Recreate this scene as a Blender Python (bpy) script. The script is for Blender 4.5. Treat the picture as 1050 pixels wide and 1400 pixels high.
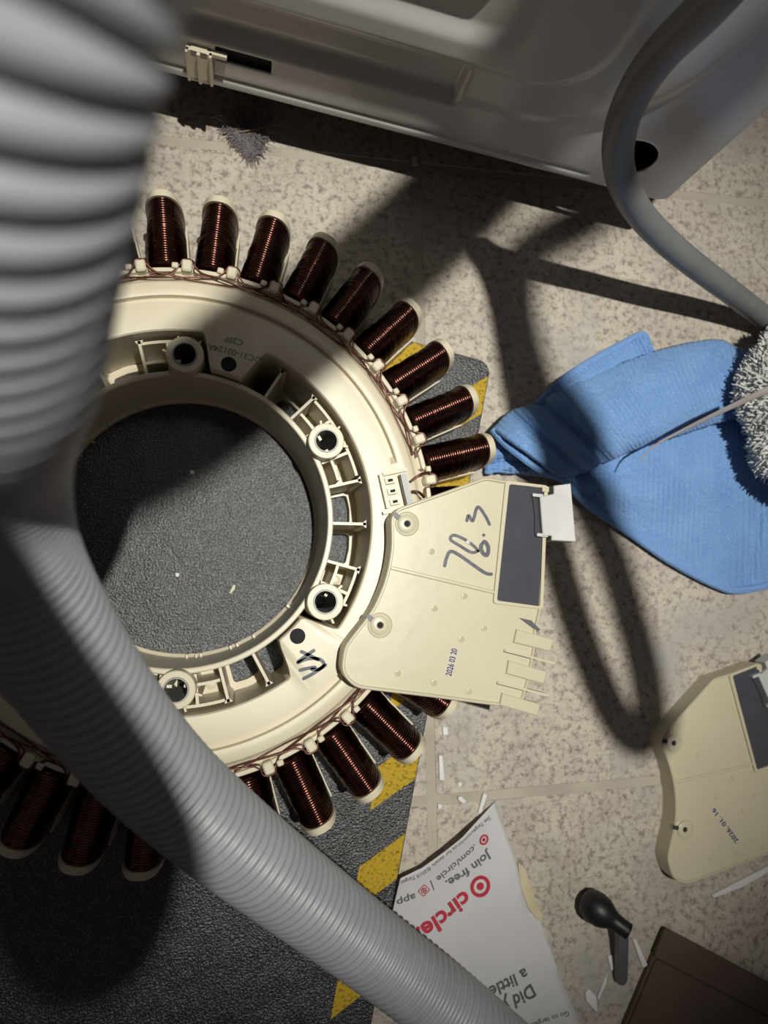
import bpy, bmesh, math, random
from mathutils import Vector, Matrix
import numpy as np
random.seed(7); rng = np.random.default_rng(7)
for o in list(bpy.data.objects): bpy.data.objects.remove(o)
S = bpy.context.scene
COL = S.collection
PI = math.pi

# ------------------------------------------------------------------ camera
F = 933.0; HC = 0.30; NU, NV = 333.0, 790.0          # focal length (px), height, pixel of the point straight below
_d = Vector(((NU-525)/F, -(NV-700)/F, -1)).normalized()
_z = -_d
_y = Vector((0, 1, 0)); _y = (_y - _y.dot(_z)*_z).normalized()
_x = _y.cross(_z)
W2C = Matrix((( _x[0], _y[0], _z[0]), (_x[1], _y[1], _z[1]), (_x[2], _y[2], _z[2])))   # camera <- world
C2W = W2C.transposed()
cam_d = bpy.data.cameras.new('camera'); cam = bpy.data.objects.new('camera', cam_d); COL.objects.link(cam)
cam.matrix_world = Matrix.Translation((0, 0, HC)) @ C2W.to_4x4()
cam_d.sensor_fit = 'VERTICAL'; cam_d.sensor_height = 36.0; cam_d.sensor_width = 27.0; cam_d.lens = 36.0*F/1400
cam_d.clip_start = 0.001; cam_d.clip_end = 20
cam_d.dof.use_dof = True; cam_d.dof.focus_distance = 0.252; cam_d.dof.aperture_fstop = cam_d.lens/2.3
S.camera = cam

def U(u, v, z=0.0):
    d = C2W @ Vector(((u-525)/F, -(v-700)/F, -1)); t = (z-HC)/d.z
    return Vector((d.x*t, d.y*t, z))
def DP(u, v, dep):
    return C2W @ (Vector(((u-525)/F, -(v-700)/F, -1))*dep) + Vector((0, 0, HC))

# ------------------------------------------------------------------ world, light, exposure
w = bpy.data.worlds.new('room'); S.world = w; w.use_nodes = True
w.node_tree.nodes['Background'].inputs[0].default_value = (0.95, 0.80, 0.88, 1)
w.node_tree.nodes['Background'].inputs[1].default_value = 0.05
LPOS = Vector((0.110, 0.075, 0.95))
ld = bpy.data.lights.new('work_light', 'SPOT'); ld.energy = 37; ld.color = (1.0, 0.975, 0.885)
ld.spot_size = math.radians(39); ld.spot_blend = 1.0; ld.shadow_soft_size = 0.007
lo = bpy.data.objects.new('work_light', ld); COL.objects.link(lo); lo.location = LPOS
lo.rotation_euler = (U(570, 570, 0)-LPOS).to_track_quat('-Z', 'Y').to_euler()
S.view_settings.view_transform = 'Standard'; S.view_settings.look = 'None'
S.view_settings.gamma = 1; S.view_settings.exposure = 0.0; S.view_settings.use_curve_mapping = False

# ------------------------------------------------------------------ materials
def mat(name, col, rough=0.5, metal=0.0, spec=0.5, col2=None, nscale=60, bump=0.0, bscale=400, coat=0.0, sheen=0.0, trans=0.0, sss=0.0, detail=4):
    m = bpy.data.materials.new(name); m.use_nodes = True
    nt = m.node_tree; b = nt.nodes['Principled BSDF']
    b.inputs['Base Color'].default_value = (*col, 1); b.inputs['Roughness'].default_value = rough
    b.inputs['Metallic'].default_value = metal; b.inputs['Specular IOR Level'].default_value = spec
    b.inputs['Coat Weight'].default_value = coat; b.inputs['Sheen Weight'].default_value = sheen
    b.inputs['Transmission Weight'].default_value = trans
    if sss: b.inputs['Subsurface Weight'].default_value = sss; b.inputs['Subsurface Radius'].default_value = (.002, .0015, .001); b.inputs['Subsurface Scale'].default_value = 1
    tc = nt.nodes.new('ShaderNodeTexCoord')
    n = nt.nodes.new('ShaderNodeTexNoise'); n.inputs['Scale'].default_value = nscale; n.inputs['Detail'].default_value = detail
    nt.links.new(tc.outputs['Object'], n.inputs['Vector'])
    mx = nt.nodes.new('ShaderNodeMix'); mx.data_type = 'RGBA'
    c2 = col2 or tuple(c*0.86 for c in col)
    mx.inputs[6].default_value = (*col, 1); mx.inputs[7].default_value = (*c2, 1)
    rp = nt.nodes.new('ShaderNodeMapRange'); rp.inputs[1].default_value = .35; rp.inputs[2].default_value = .65
    nt.links.new(n.outputs['Fac'], rp.inputs[0]); nt.links.new(rp.outputs[0], mx.inputs[0]); nt.links.new(mx.outputs[2], b.inputs['Base Color'])
    if bump:
        n2 = nt.nodes.new('ShaderNodeTexNoise'); n2.inputs['Scale'].default_value = bscale; n2.inputs['Detail'].default_value = 5
        nt.links.new(tc.outputs['Object'], n2.inputs['Vector'])
        bp = nt.nodes.new('ShaderNodeBump'); bp.inputs['Strength'].default_value = bump; bp.inputs['Distance'].default_value = 0.001
        nt.links.new(n2.outputs['Fac'], bp.inputs['Height']); nt.links.new(bp.outputs['Normal'], b.inputs['Normal'])
    return m

def floor_mat():
    m = bpy.data.materials.new('stone_tile'); m.use_nodes = True; nt = m.node_tree; b = nt.nodes['Principled BSDF']; L = nt.links.new
    g = nt.nodes.new('ShaderNodeNewGeometry')
    def noise(s, d=5, r=.6):
        n = nt.nodes.new('ShaderNodeTexNoise'); n.inputs['Scale'].default_value = s; n.inputs['Detail'].default_value = d; n.inputs['Roughness'].default_value = r
        L(g.outputs['Position'], n.inputs['Vector']); return n.outputs['Fac']
    def ramp(src, lo, hi):
        r = nt.nodes.new('ShaderNodeMapRange'); r.inputs[1].default_value = lo; r.inputs[2].default_value = hi; L(src, r.inputs[0]); return r.outputs[0]
    def mix(f, a, c):
        x = nt.nodes.new('ShaderNodeMix'); x.data_type = 'RGBA'; L(f, x.inputs[0])
        for k, v in ((6, a), (7, c)):
            if isinstance(v, tuple): x.inputs[k].default_value = (*v, 1)
            else: L(v, x.inputs[k])
        return x.outputs[2]
    c = mix(ramp(noise(45), .35, .65), (.57, .525, .43), (.46, .41, .35))
    c = mix(ramp(noise(300, 6, .72), .48, .63), c, (.24, .19, .17))
    c = mix(ramp(noise(560, 4, .6), .56, .68), c, (.58, .54, .48))
    c = mix(ramp(noise(14, 3), .54, .72), c, (.40, .38, .36))
    c = mix(ramp(noise(95, 7, .78), .57, .70), c, (.20, .17, .14))
    L(c, b.inputs['Base Color']); b.inputs['Roughness'].default_value = .55; b.inputs['Specular IOR Level'].default_value = .3
    bp = nt.nodes.new('ShaderNodeBump'); bp.inputs['Strength'].default_value = .25; bp.inputs['Distance'].default_value = .0006
    L(noise(420, 5), bp.inputs['Height']); L(bp.outputs['Normal'], b.inputs['Normal'])
    return m
def rubber_mat(name, col, spark, scale=900, strength=.8, rough=.42, spec=.6):
    m = bpy.data.materials.new(name); m.use_nodes = True; nt = m.node_tree; b = nt.nodes['Principled BSDF']; L = nt.links.new
    g = nt.nodes.new('ShaderNodeNewGeometry')
    v = nt.nodes.new('ShaderNodeTexNoise'); v.inputs['Scale'].default_value = scale; v.inputs['Detail'].default_value = 3; L(g.outputs['Position'], v.inputs['Vector'])
    r = nt.nodes.new('ShaderNodeMapRange'); r.inputs[1].default_value = .53; r.inputs[2].default_value = .68; L(v.outputs['Fac'], r.inputs[0])
    x = nt.nodes.new('ShaderNodeMix'); x.data_type = 'RGBA'; x.inputs[6].default_value = (*col, 1); x.inputs[7].default_value = (*spark, 1); L(r.outputs[0], x.inputs[0]); L(x.outputs[2], b.inputs['Base Color'])
    b.inputs['Roughness'].default_value = rough; b.inputs['Specular IOR Level'].default_value = spec
    v2 = nt.nodes.new('ShaderNodeTexNoise'); v2.inputs['Scale'].default_value = 70; v2.inputs['Detail'].default_value = 4; L(g.outputs['Position'], v2.inputs['Vector'])
    b1 = nt.nodes.new('ShaderNodeBump'); b1.inputs['Strength'].default_value = .22; b1.inputs['Distance'].default_value = .004; L(v2.outputs['Fac'], b1.inputs['Height'])
    b2 = nt.nodes.new('ShaderNodeBump'); b2.inputs['Strength'].default_value = strength; b2.inputs['Distance'].default_value = .0008; L(v.outputs['Fac'], b2.inputs['Height'])
    L(b1.outputs['Normal'], b2.inputs['Normal']); L(b2.outputs['Normal'], b.inputs['Normal'])
    return m
def knit_mat():
    m = bpy.data.materials.new('blue_knit'); m.use_nodes = True; nt = m.node_tree; b = nt.nodes['Principled BSDF']; L = nt.links.new
    uv = nt.nodes.new('ShaderNodeUVMap')
    wv = nt.nodes.new('ShaderNodeTexWave'); wv.wave_type = 'BANDS'; wv.bands_direction = 'X'; wv.inputs['Scale'].default_value = 4.5; wv.inputs['Distortion'].default_value = 1.5; wv.inputs['Detail'].default_value = 3; wv.inputs['Detail Scale'].default_value = 4
    L(uv.outputs[0], wv.inputs['Vector'])
    g = nt.nodes.new('ShaderNodeNewGeometry')
    n = nt.nodes.new('ShaderNodeTexNoise'); n.inputs['Scale'].default_value = 1100; n.inputs['Detail'].default_value = 4; L(g.outputs['Position'], n.inputs['Vector'])
    n2 = nt.nodes.new('ShaderNodeTexNoise'); n2.inputs['Scale'].default_value = 60; n2.inputs['Detail'].default_value = 4; L(g.outputs['Position'], n2.inputs['Vector'])
    x = nt.nodes.new('ShaderNodeMix'); x.data_type = 'RGBA'; x.inputs[6].default_value = (.125, .265, .60, 1); x.inputs[7].default_value = (.23, .42, .74, 1); L(n2.outputs['Fac'], x.inputs[0])
    x2 = nt.nodes.new('ShaderNodeMix'); x2.data_type = 'RGBA'; x2.inputs[7].default_value = (.27, .44, .70, 1)
    r = nt.nodes.new('ShaderNodeMapRange'); r.inputs[1].default_value = .5; r.inputs[2].default_value = .75; L(n.outputs['Fac'], r.inputs[0]); L(r.outputs[0], x2.inputs[0]); L(x.outputs[2], x2.inputs[6]); L(x2.outputs[2], b.inputs['Base Color'])
    b.inputs['Roughness'].default_value = .9; b.inputs['Sheen Weight'].default_value = .15; b.inputs['Specular IOR Level'].default_value = .1
    b1 = nt.nodes.new('ShaderNodeBump'); b1.inputs['Strength'].default_value = .38; b1.inputs['Distance'].default_value = .0012; L(wv.outputs['Fac'], b1.inputs['Height'])
    b2 = nt.nodes.new('ShaderNodeBump'); b2.inputs['Strength'].default_value = .7; b2.inputs['Distance'].default_value = .0008; L(n.outputs['Fac'], b2.inputs['Height']); L(b1.outputs['Normal'], b2.inputs['Normal']); L(b2.outputs['Normal'], b.inputs['Normal'])
    return m

M = dict(
    tile=floor_mat(),
    grout=mat('grout', (.48, .44, .365), .85, col2=(.40, .35, .29), nscale=40, bump=.4),
    mat=rubber_mat('black_rubber', (.004, .004, .006), (.115, .12, .145), 1250, .6, .36, .9),  # pale grains are the rubber's glints painted into the base colour
    yellow=rubber_mat('yellow_grit', (.50, .33, .02), (.20, .14, .01), 700, .9, .6, .3),
    cream=mat('cream_plastic', (.68, .62, .47), .38, col2=(.64, .575, .43), nscale=30),
    cover=mat('cover_plastic', (.60, .55, .40), .36, col2=(.56, .51, .365), nscale=30, bump=.06, bscale=170),
    copper=mat('enamelled_copper', (.19, .085, .062), .22, 1.0, col2=(.10, .046, .040), nscale=300),
    wire=mat('lead_copper', (.14, .055, .04), .35, .7, col2=(.09, .035, .028), nscale=200),
    steel=mat('steel', (.34, .34, .34), .6, 1.0),
    dsteel=mat('laminated_steel', (.10, .10, .11), .5, .8),
    hole=mat('dark_cavity', (.012, .012, .014), .8),  # near-black colour painted in as the shade inside holes and slots
    potting=mat('potting_resin', (.075, .08, .095), .18, coat=.6),
    white=mat('white_nylon', (.62, .63, .62), .45),
    scrap=mat('white_scrap', (.78, .78, .78), .5, col2=(.70, .70, .70)),
    hose=mat('grey_hose', (.30, .315, .34), .40, col2=(.275, .29, .315), nscale=80),
    cord=mat('grey_cord', (.19, .195, .20), .45, col2=(.165, .17, .175), nscale=120),
    panel=mat('painted_steel', (.60, .595, .58), .30, col2=(.55, .54, .525), nscale=18, coat=.15),
    blue=knit_mat(),
    fluff=mat('grey_pile', (.74, .74, .71), .9, sheen=.3, col2=(.60, .61, .60), nscale=90),
    paper=mat('flyer_paper', (.62, .62, .63), .75, col2=(.58, .58, .59), nscale=25),
    torn=mat('torn_fibre', (.55, .46, .26), .9, col2=(.66, .60, .44), nscale=90),
    red=mat('red_ink', (.52, .02, .05), .6),
    grey_ink=mat('grey_ink', (.13, .13, .14), .6),
    marker=mat('marker_ink', (.035, .04, .07), .45, col2=(.09, .095, .12), nscale=500),
    stamp=mat('blue_stamp', (.02, .03, .20), .6),
    print_g=mat('green_grey_print', (.20, .24, .20), .6),
    black=mat('black_plastic', (.010, .010, .011), .45),
    rod=mat('grey_rod', (.17, .17, .18), .4, .3),
    board=mat('brown_board', (.105, .072, .052), .8, col2=(.085, .058, .042), nscale=50),
    lint=mat('lint', (.30, .265, .28), .95, sheen=.3, col2=(.20, .18, .19), nscale=200),
    hair=mat('hair', (.45, .33, .17), .4),
    strip=mat('clear_strip', (.36, .37, .38), .3, col2=(.38, .32, .31), nscale=70),
    crumb=mat('crumb', (.72, .68, .50), .6),
)

# ------------------------------------------------------------------ helpers
class MB:
    def __init__(s): s.v = []; s.f = []; s.uv = {}
    def add(s, vs, fs):
        o = len(s.v); s.v += [tuple(v) for v in vs]; s.f += [tuple(i+o for i in f) for f in fs]; return o
    def box(s, c, d, rz=0, taper=1.0):
        ca, sa = math.cos(rz), math.sin(rz); vs = []
        for z in (-.5, .5):
            k = 1 if z < 0 else taper
            for x, y in ((-.5, -.5), (.5, -.5), (.5, .5), (-.5, .5)):
                X, Y = x*d[0]*k, y*d[1]*k
                vs.append((c[0]+X*ca-Y*sa, c[1]+X*sa+Y*ca, c[2]+z*d[2]))
        s.add(vs, [(3, 2, 1, 0), (4, 5, 6, 7), (0, 1, 5, 4), (1, 2, 6, 5), (2, 3, 7, 6), (3, 0, 4, 7)]); return s
    def prism(s, pts, z0, z1, bev=0.0):
        n = len(pts); A = area(pts)
        if A < 0: pts = pts[::-1]
        rows = [[(p[0], p[1], z0) for p in pts]]
        if bev:
            ins = offset(pts, bev)
            rows += [[(p[0], p[1], z1-bev) for p in pts], [(p[0], p[1], z1) for p in ins]]
        else: rows += [[(p[0], p[1], z1) for p in pts]]
        vs = [v for r in rows for v in r]; fs = [tuple(range(n-1, -1, -1))]
        for k in range(len(rows)-1):
            for i in range(n):
                j = (i+1) % n; fs.append((k*n+i, k*n+j, (k+1)*n+j, (k+1)*n+i))
        fs.append(tuple((len(rows)-1)*n+i for i in range(n))); s.add(vs, fs); return s
    def ring(s, outer, inner, z0, z1):
        n = len(outer); vs = [(p[0], p[1], z) for z in (z0, z1) for p in outer]+[(p[0], p[1], z) for z in (z0, z1) for p in inner]; fs = []
        for i in range(n):
            j = (i+1) % n
            fs += [(i, j, n+j, n+i), (2*n+j, 2*n+i, 3*n+i, 3*n+j), (n+i, n+j, 3*n+j, 3*n+i), (j, i, 2*n+i, 2*n+j)]
        s.add(vs, fs); return s
    def lathe(s, prof, c=(0, 0, 0), n=32, cap=True):
        vs = []; fs = []
        for r, z in prof:
            for i in range(n):
                a = 2*PI*i/n; vs.append((c[0]+r*math.cos(a), c[1]+r*math.sin(a), c[2]+z))
        for k in range(len(prof)-1):
            for i in range(n):
                j = (i+1) % n; fs.append((k*n+i, k*n+j, (k+1)*n+j, (k+1)*n+i))
        if cap: fs.append(tuple(range(n-1, -1, -1))); fs.append(tuple((len(prof)-1)*n+i for i in range(n)))
        s.add(vs, fs); return s
    def sweep(s, pts, rad, n=12, cap=True, flat=1.0, up=None):
        P = [Vector(p) for p in pts]; m = len(P)
        rs = rad if hasattr(rad, '__len__') else [rad]*m
        T = [(P[min(i+1, m-1)]-P[max(i-1, 0)]).normalized() for i in range(m)]
        ref = Vector(up) if up else (Vector((0, 0, 1)) if abs(T[0].z) < .9 else Vector((1, 0, 0)))
        N = (ref-ref.dot(T[0])*T[0]).normalized(); vs = []; fs = []
        for i in range(m):
            N = (N-N.dot(T[i])*T[i]).normalized(); B = T[i].cross(N)
            for k in range(n):
                a = 2*PI*k/n; vs.append(P[i]+rs[i]*(math.cos(a)*N*flat+math.sin(a)*B))
        for i in range(m-1):
            for k in range(n):
                l = (k+1) % n; fs.append((i*n+k, i*n+l, (i+1)*n+l, (i+1)*n+k))
        if cap: fs.append(tuple(range(n-1, -1, -1))); fs.append(tuple((m-1)*n+k for k in range(n)))
        s.add(vs, fs); return s
    def mesh(s, name, smooth=None):
        me = bpy.data.meshes.new(name); me.from_pydata(s.v, [], s.f); me.update()
        if smooth is not None:
            bm = bmesh.new(); bm.from_mesh(me); bmesh.ops.recalc_face_normals(bm, faces=bm.faces)
            for f in bm.faces: f.smooth = True
            for e in bm.edges:
                if len(e.link_faces) == 2 and e.calc_face_angle(0) > math.radians(smooth): e.smooth = False
            bm.to_mesh(me); bm.free()
        return me
    def build(s, name, m, parent=None, loc=(0, 0, 0), rz=0, smooth=35, mw=None):
        me = s.mesh(name, smooth); me.materials.append(m); return put(name, me, parent, loc, rz)
def put(name, me, parent=None, loc=(0, 0, 0), rz=0):
    o = bpy.data.objects.new(name, me); COL.objects.link(o); o.location = loc; o.rotation_euler = (0, 0, rz)
    if parent: o.parent = parent
    return o
def area(p): return .5*sum(p[i][0]*p[(i+1) % len(p)][1]-p[(i+1) % len(p)][0]*p[i][1] for i in range(len(p)))
def offset(pts, d):                                     # inward offset of a CCW polygon
    n = len(pts); out = []
    for i in range(n):
        a, b, c = Vector(pts[i-1][:2]), Vector(pts[i][:2]), Vector(pts[(i+1) % n][:2])
        e1 = (b-a).normalized(); e2 = (c-b).normalized()
        n1 = Vector((-e1.y, e1.x)); n2 = Vector((-e2.y, e2.x)); h = (n1+n2)
        h = h/max(h.length_squared*.5, .4); out.append((b.x+h.x*d, b.y+h.y*d))
    return out
def tess(p):                                             # ear clipping of a CCW polygon
    from mathutils.geometry import tessellate_polygon
    return tessellate_polygon([[Vector((x, y, 0)) for x, y in p]])
def roundpoly(pts, r, n=5):
    out = []; m = len(pts)
    for i in range(m):
        p, a, b = Vector(pts[i][:2]), Vector(pts[i-1][:2]), Vector(pts[(i+1) % m][:2])
        ri = r[i] if hasattr(r, '__len__') else r
        if ri <= 0: out.append(tuple(p)); continue
        da, db = (a-p), (b-p); k = min(ri, da.length*.45, db.length*.45)
        A, B = p+da.normalized()*k, p+db.normalized()*k
        for j in range(n+1):
            t = j/n; out.append(tuple((1-t)**2*A+2*t*(1-t)*p+t*t*B))
    return out
def smooth_path(pts, per=8):
    P = [Vector(p) for p in pts]; P = [2*P[0]-P[1]]+P+[2*P[-1]-P[-2]]; out = []
    for i in range(1, len(P)-2):
        for k in range(per):
            t = k/per; a, b, c, d = P[i-1:i+3]
            out.append(.5*((2*b)+(c-a)*t+(2*a-5*b+4*c-d)*t*t+(3*b-a-3*c+d)*t**3))
    out.append(P[-2]); return out
def resample(P, step):
    P = [Vector(p) for p in P]; out = [P[0]]; acc = 0.0
    L = [0]
    for i in range(len(P)-1): L.append(L[-1]+(P[i+1]-P[i]).length)
    n = max(2, int(L[-1]/step)); k = 0
    out = []
    for i in range(n+1):
        d = L[-1]*i/n
        while k < len(P)-2 and L[k+1] < d: k += 1
        t = (d-L[k])/max(L[k+1]-L[k], 1e-9); out.append(P[k].lerp(P[k+1], min(t, 1)))
    return out
def thing(name, label, cat, loc=(0, 0, 0), rz=0, group=None):
    o = bpy.data.objects.new(name, None); COL.objects.link(o); o.location = loc; o.rotation_euler = (0, 0, rz); o.empty_display_size = .01
    return tag(o, label, cat, group)
def tag(o, label, cat, group=None):
    o['label'] = label; o['category'] = cat
    if group: o['group'] = group
    return o
_tc = {}
def glyphs(txt, fat=0.0):
    key = (txt, fat)
    if key not in _tc:
        c = bpy.data.curves.new('glyphs', 'FONT'); c.body = txt; c.size = 1.0; c.offset = fat; c.resolution_u = 3; c.fill_mode = 'FRONT'
        o = bpy.data.objects.new('glyphs', c); COL.objects.link(o); bpy.context.view_layer.update()
        me = o.evaluated_get(bpy.context.evaluated_depsgraph_get()).to_mesh()
        vs = [tuple(v.co) for v in me.vertices]; fs = [tuple(p.vertices) for p in me.polygons]
        o.evaluated_get(bpy.context.evaluated_depsgraph_get()).to_mesh_clear(); bpy.data.objects.remove(o); bpy.data.curves.remove(c)
        _tc[key] = (vs, fs)
    return _tc[key]
def text_on(txt, path, height, zf, fat=0.0, fit=True):     # lettering laid along a path of ground points; path = middle line of the letters
    vs, fs = glyphs(txt, fat)
    x0 = min(v[0] for v in vs); x1 = max(v[0] for v in vs)
    P = resample(smooth_path([(p[0], p[1], 0) for p in path], 6), .0005); n = len(P)-1; out = []
    for v in vs:
        t = (v[0]-x0)/(x1-x0)*n; i = min(int(t), n-1); p = P[i].lerp(P[i+1], t-i)
        T = (P[min(i+2, n)]-P[max(i-1, 0)]).normalized(); N = Vector((-T.y, T.x, 0))
        q = p+N*(v[1]-.35)*height; out.append((q.x, q.y, zf(q.x, q.y)))
    b = MB(); b.add(out, fs); return b
def stroke(path, width, z, n=3):                             # a pen stroke: a thin flat ribbon with round ends
    P = resample(smooth_path([(p[0], p[1], 0) for p in path], 6), width*.3); b = MB(); vs = []; fs = []; m = len(P)
    for i in range(m):
        T = (P[min(i+1, m-1)]-P[max(i-1, 0)]).normalized(); N = Vector((-T.y, T.x, 0))
        e = min(i, m-1-i)*width*.3; k = math.sqrt(max(.05, 1-max(0, 1-e/(width*.5))**2))
        for s_ in (-.5, .5):
            q = P[i]+N*s_*width*k; vs.append((q.x, q.y, z))
    for i in range(m-1): fs.append((2*i, 2*i+1, 2*i+3, 2*i+2))
    b.add(vs, fs); return b
def disc(b, c, r, z, n=28, r0=0.0):
    if r0 == 0: b.add([(c[0]+r*math.cos(2*PI*i/n), c[1]+r*math.sin(2*PI*i/n), z(0, 0) if callable(z) else z) for i in range(n)], [tuple(range(n))])
    else:
        vs = [(c[0]+q*math.cos(2*PI*i/n), c[1]+q*math.sin(2*PI*i/n), z) for q in (r0, r) for i in range(n)]
        b.add(vs, [(i, n+i, n+(i+1) % n, (i+1) % n) for i in range(n)])
    return b

# ================================================================== floor
fl = thing('floor', 'mottled beige stone tile floor under everything', 'floor'); del fl['category']; fl['kind'] = 'structure'
b = MB().box((.1, 0, -.008), (3.2, 3.2, .0152)); g = b.build('grout', M['grout'], fl)
PT = .2935; GW = .0042
tb = MB().prism(roundpoly([(-PT/2+GW/2, -PT/2+GW/2), (PT/2-GW/2, -PT/2+GW/2), (PT/2-GW/2, PT/2-GW/2), (-PT/2+GW/2, PT/2-GW/2)], .002, 2), -.006, 0, .0003)
tme = tb.mesh('tile', 35); tme.materials.append(M['tile'])
for i in range(-5, 5):
    for j in range(-5, 5):
        put('tile', tme, fl, (.081+PT*(i+.5), -.099+PT*(j+.5), 0), 0)

# ================================================================== washing machine
HB = .033
A_ = U(227, 97, HB); B_ = U(915, 276, HB)
pt = (B_-A_).normalized(); pn = Vector((-pt.y, pt.x, 0))            # along the panel, into the machine
wm = thing('washing_machine', 'white washing machine, embossed steel back panel standing over the tiles', 'washing machine', (B_.x, B_.y, 0), math.atan2(pt.y, pt.x))
# local frame: x along the panel (right corner = 0), y into the machine, z up; millimetres below
def sd_rr(s, h, x0, x1, y0, y1, r):
    cx, cy, hx, hy = (x0+x1)/2, (y0+y1)/2, (x1-x0)/2, (y1-y0)/2
    qx, qy = np.abs(s-cx)-hx+r, np.abs(h-cy)-hy+r
    return np.hypot(np.maximum(qx, 0), np.maximum(qy, 0))+np.minimum(np.maximum(qx, qy), 0)-r
def sstep(a, lo_, hi_):
    t = np.clip((a-lo_)/(hi_-lo_), 0, 1); return t*t*(3-2*t)
def panel_depth(s, h):                                               # + = recessed into the machine (mm)
    y = np.zeros_like(s)
    y += 1.1*(1-sstep(np.abs(h-37.6), .6, 1.6))*sstep(-s, 42, 45)                # long groove
    y -= 2.0*sstep(-sd_rr(s, h, -572, -28, 58, 830, 62), 0, 8)                 # large raised field, round corner
    y += 5.0*sstep(-sd_rr(s, h, -480, -110.5, 55.5, 79.5, 3), 0, 3.5)          # low recess
    y -= 2.6*sstep(-sd_rr(s, h, -534, -66, 79.5, 800, 26), 0, 5)               # inner raised field
    y += 2.4*sstep(-sd_rr(s, h, -500, -98, 91, 780, 13), 0, 9)                 # recess in it
    y -= 2.0*sstep(-sd_rr(s, h, -470, -112, 108, 760, 10), 0, 6)
    e = np.minimum(-s, s+600); y += 4.0*(1-sstep(e, 0, 4))**2                   # rolled side edge
    return y
sx = np.concatenate([np.arange(-600, -236, 9.0), np.arange(-236, -.1, 1.1), [0.0]])
hz = np.concatenate([np.arange(33, 132, 1.0), np.arange(132, 861, 13.0)])
SS, HH = np.meshgrid(sx, hz); SS0, HH0 = SS.copy(), HH.copy()
hc = (-32.6, 54.3, 10.8)                                              # round hole
dd = np.hypot(SS-hc[0], HH-hc[1]); kk = np.clip(hc[2]/np.maximum(dd, 1e-6), 0, 3)
near = np.abs(dd-hc[2]) < .8
SS = np.where(near, hc[0]+(SS-hc[0])*kk, SS); HH = np.where(near, hc[1]+(HH-hc[1])*kk, HH)
SL = (-205.0, -183.7, 47.2, 54.2)                                     # slot
for X0 in SL[:2]: SS = np.where((np.abs(SS-X0) < .56) & (HH0 > 44) & (HH0 < 58), X0, SS)
# rounded lower corner
cr = 9.0; ins = (SS > -cr) & (HH < 33+cr); qx, qy = SS+cr, 33+cr-HH
rr = np.maximum(np.maximum(qx, qy), 1e-6); ln = np.hypot(qx, qy); f_ = np.where(ins, rr/np.maximum(ln, 1e-6), 1)
SS = np.where(ins, -cr+qx*f_, SS); HH = np.where(ins, 33+cr-qy*f_, HH)
YY = panel_depth(SS, HH)
b = MB(); nx = len(sx); b.v = [(SS.flat[i]/1000, YY.flat[i]/1000, HH.flat[i]/1000) for i in range(SS.size)]
for j in range(len(hz)-1):
    for i in range(nx-1):
        ix = [(j*nx+i), (j*nx+i+1), ((j+1)*nx+i+1), ((j+1)*nx+i)]
        ms, mh = np.mean([SS.flat[q] for q in ix]), np.mean([HH.flat[q] for q in ix])
        if math.hypot(ms-hc[0], mh-hc[1]) < hc[2]-.1: continue
        if SL[0] < ms < SL[1] and SL[2] < mh < SL[3]: continue
        b.f.append(tuple(ix))
rp = b.build('rear_panel', M['panel'], wm, smooth=60)
md = rp.modifiers.new('thickness', 'SOLIDIFY'); md.thickness = .0009; md.offset = 0
MB().box((-.595, .30, .446), (.002, .57, .826)).build('side_panel', M['panel'], wm)
MB().box((-.0055, .30, .446), (.002, .57, .826)).build('side_panel', M['panel'], wm)
MB().box((-.30, .305, .868), (.6, .61, .022)).build('top_panel', M['panel'], wm)
MB().box((-.30, .592, .446), (.588, .012, .826)).build('front_panel', M['panel'], wm)
MB().box((-.30, .2975, .0365), (.598, .590, .003)).build('base_plate', M['hole'], wm)  # cavity colour is painted shade, so the panel hole reads dark
for fx in (-.55, -.05):
    for fy in (.06, .54):
        MB().lathe([(.018, 0), (.018, .008), (.014, .010), (.006, .011), (.006, .036)], (fx, fy, 0), 20).build('foot', M['black'], wm)
MB().box((-.1945, .0125, .0505), (.030, .022, .012)).build('slot_backing', M['hole'], wm)  # added near-black block standing in for the shade inside the slot
b = MB().box((-.2108, -.0022, .0440), (.0096, .0016, .0155)); b.box((-.2108, -.0035, .0440), (.0012, .0014, .0155)); b.box((-.2152, -.0030, .0440), (.0010, .0020, .0155)); b.box((-.2064, -.0030, .0440), (.0010, .0020, .0155)); b.box((-.2108, -.001, .0365), (.0092, .004, .0016)); b.box((-.2035, -.0012, .0508), (.006, .002, .0016)); b.box((-.2108, .003, .0505), (.006, .012, .003))
b.build('wire_clip', M['cream'], wm)

# ================================================================== mat with hazard stripes
MT = .003
e0, e1 = U(655, 590, MT), U(510, 1390, MT)
ed = (e1-e0).normalized(); en = Vector((ed.y, -ed.x, 0))            # down the right edge; en points left
if en.x > 0: en = -en
P0 = e0-ed*.034                                                      # top right corner
mt = thing('floor_mat', 'black rubber mat with yellow hazard stripes under the motor stator', 'mat', (0, 0, 0))
MW, MLEN = .36, .62
def mp(a, c): q = P0+ed*a+en*c; return (q.x, q.y)
pts = roundpoly([mp(0, 0), mp(MLEN, 0), mp(MLEN, MW), mp(0, MW)], [.007, .01, .01, .007], 6)
MB().prism(pts, 0, MT, .0006).build('mat_sheet', M['mat'], mt)
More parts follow.
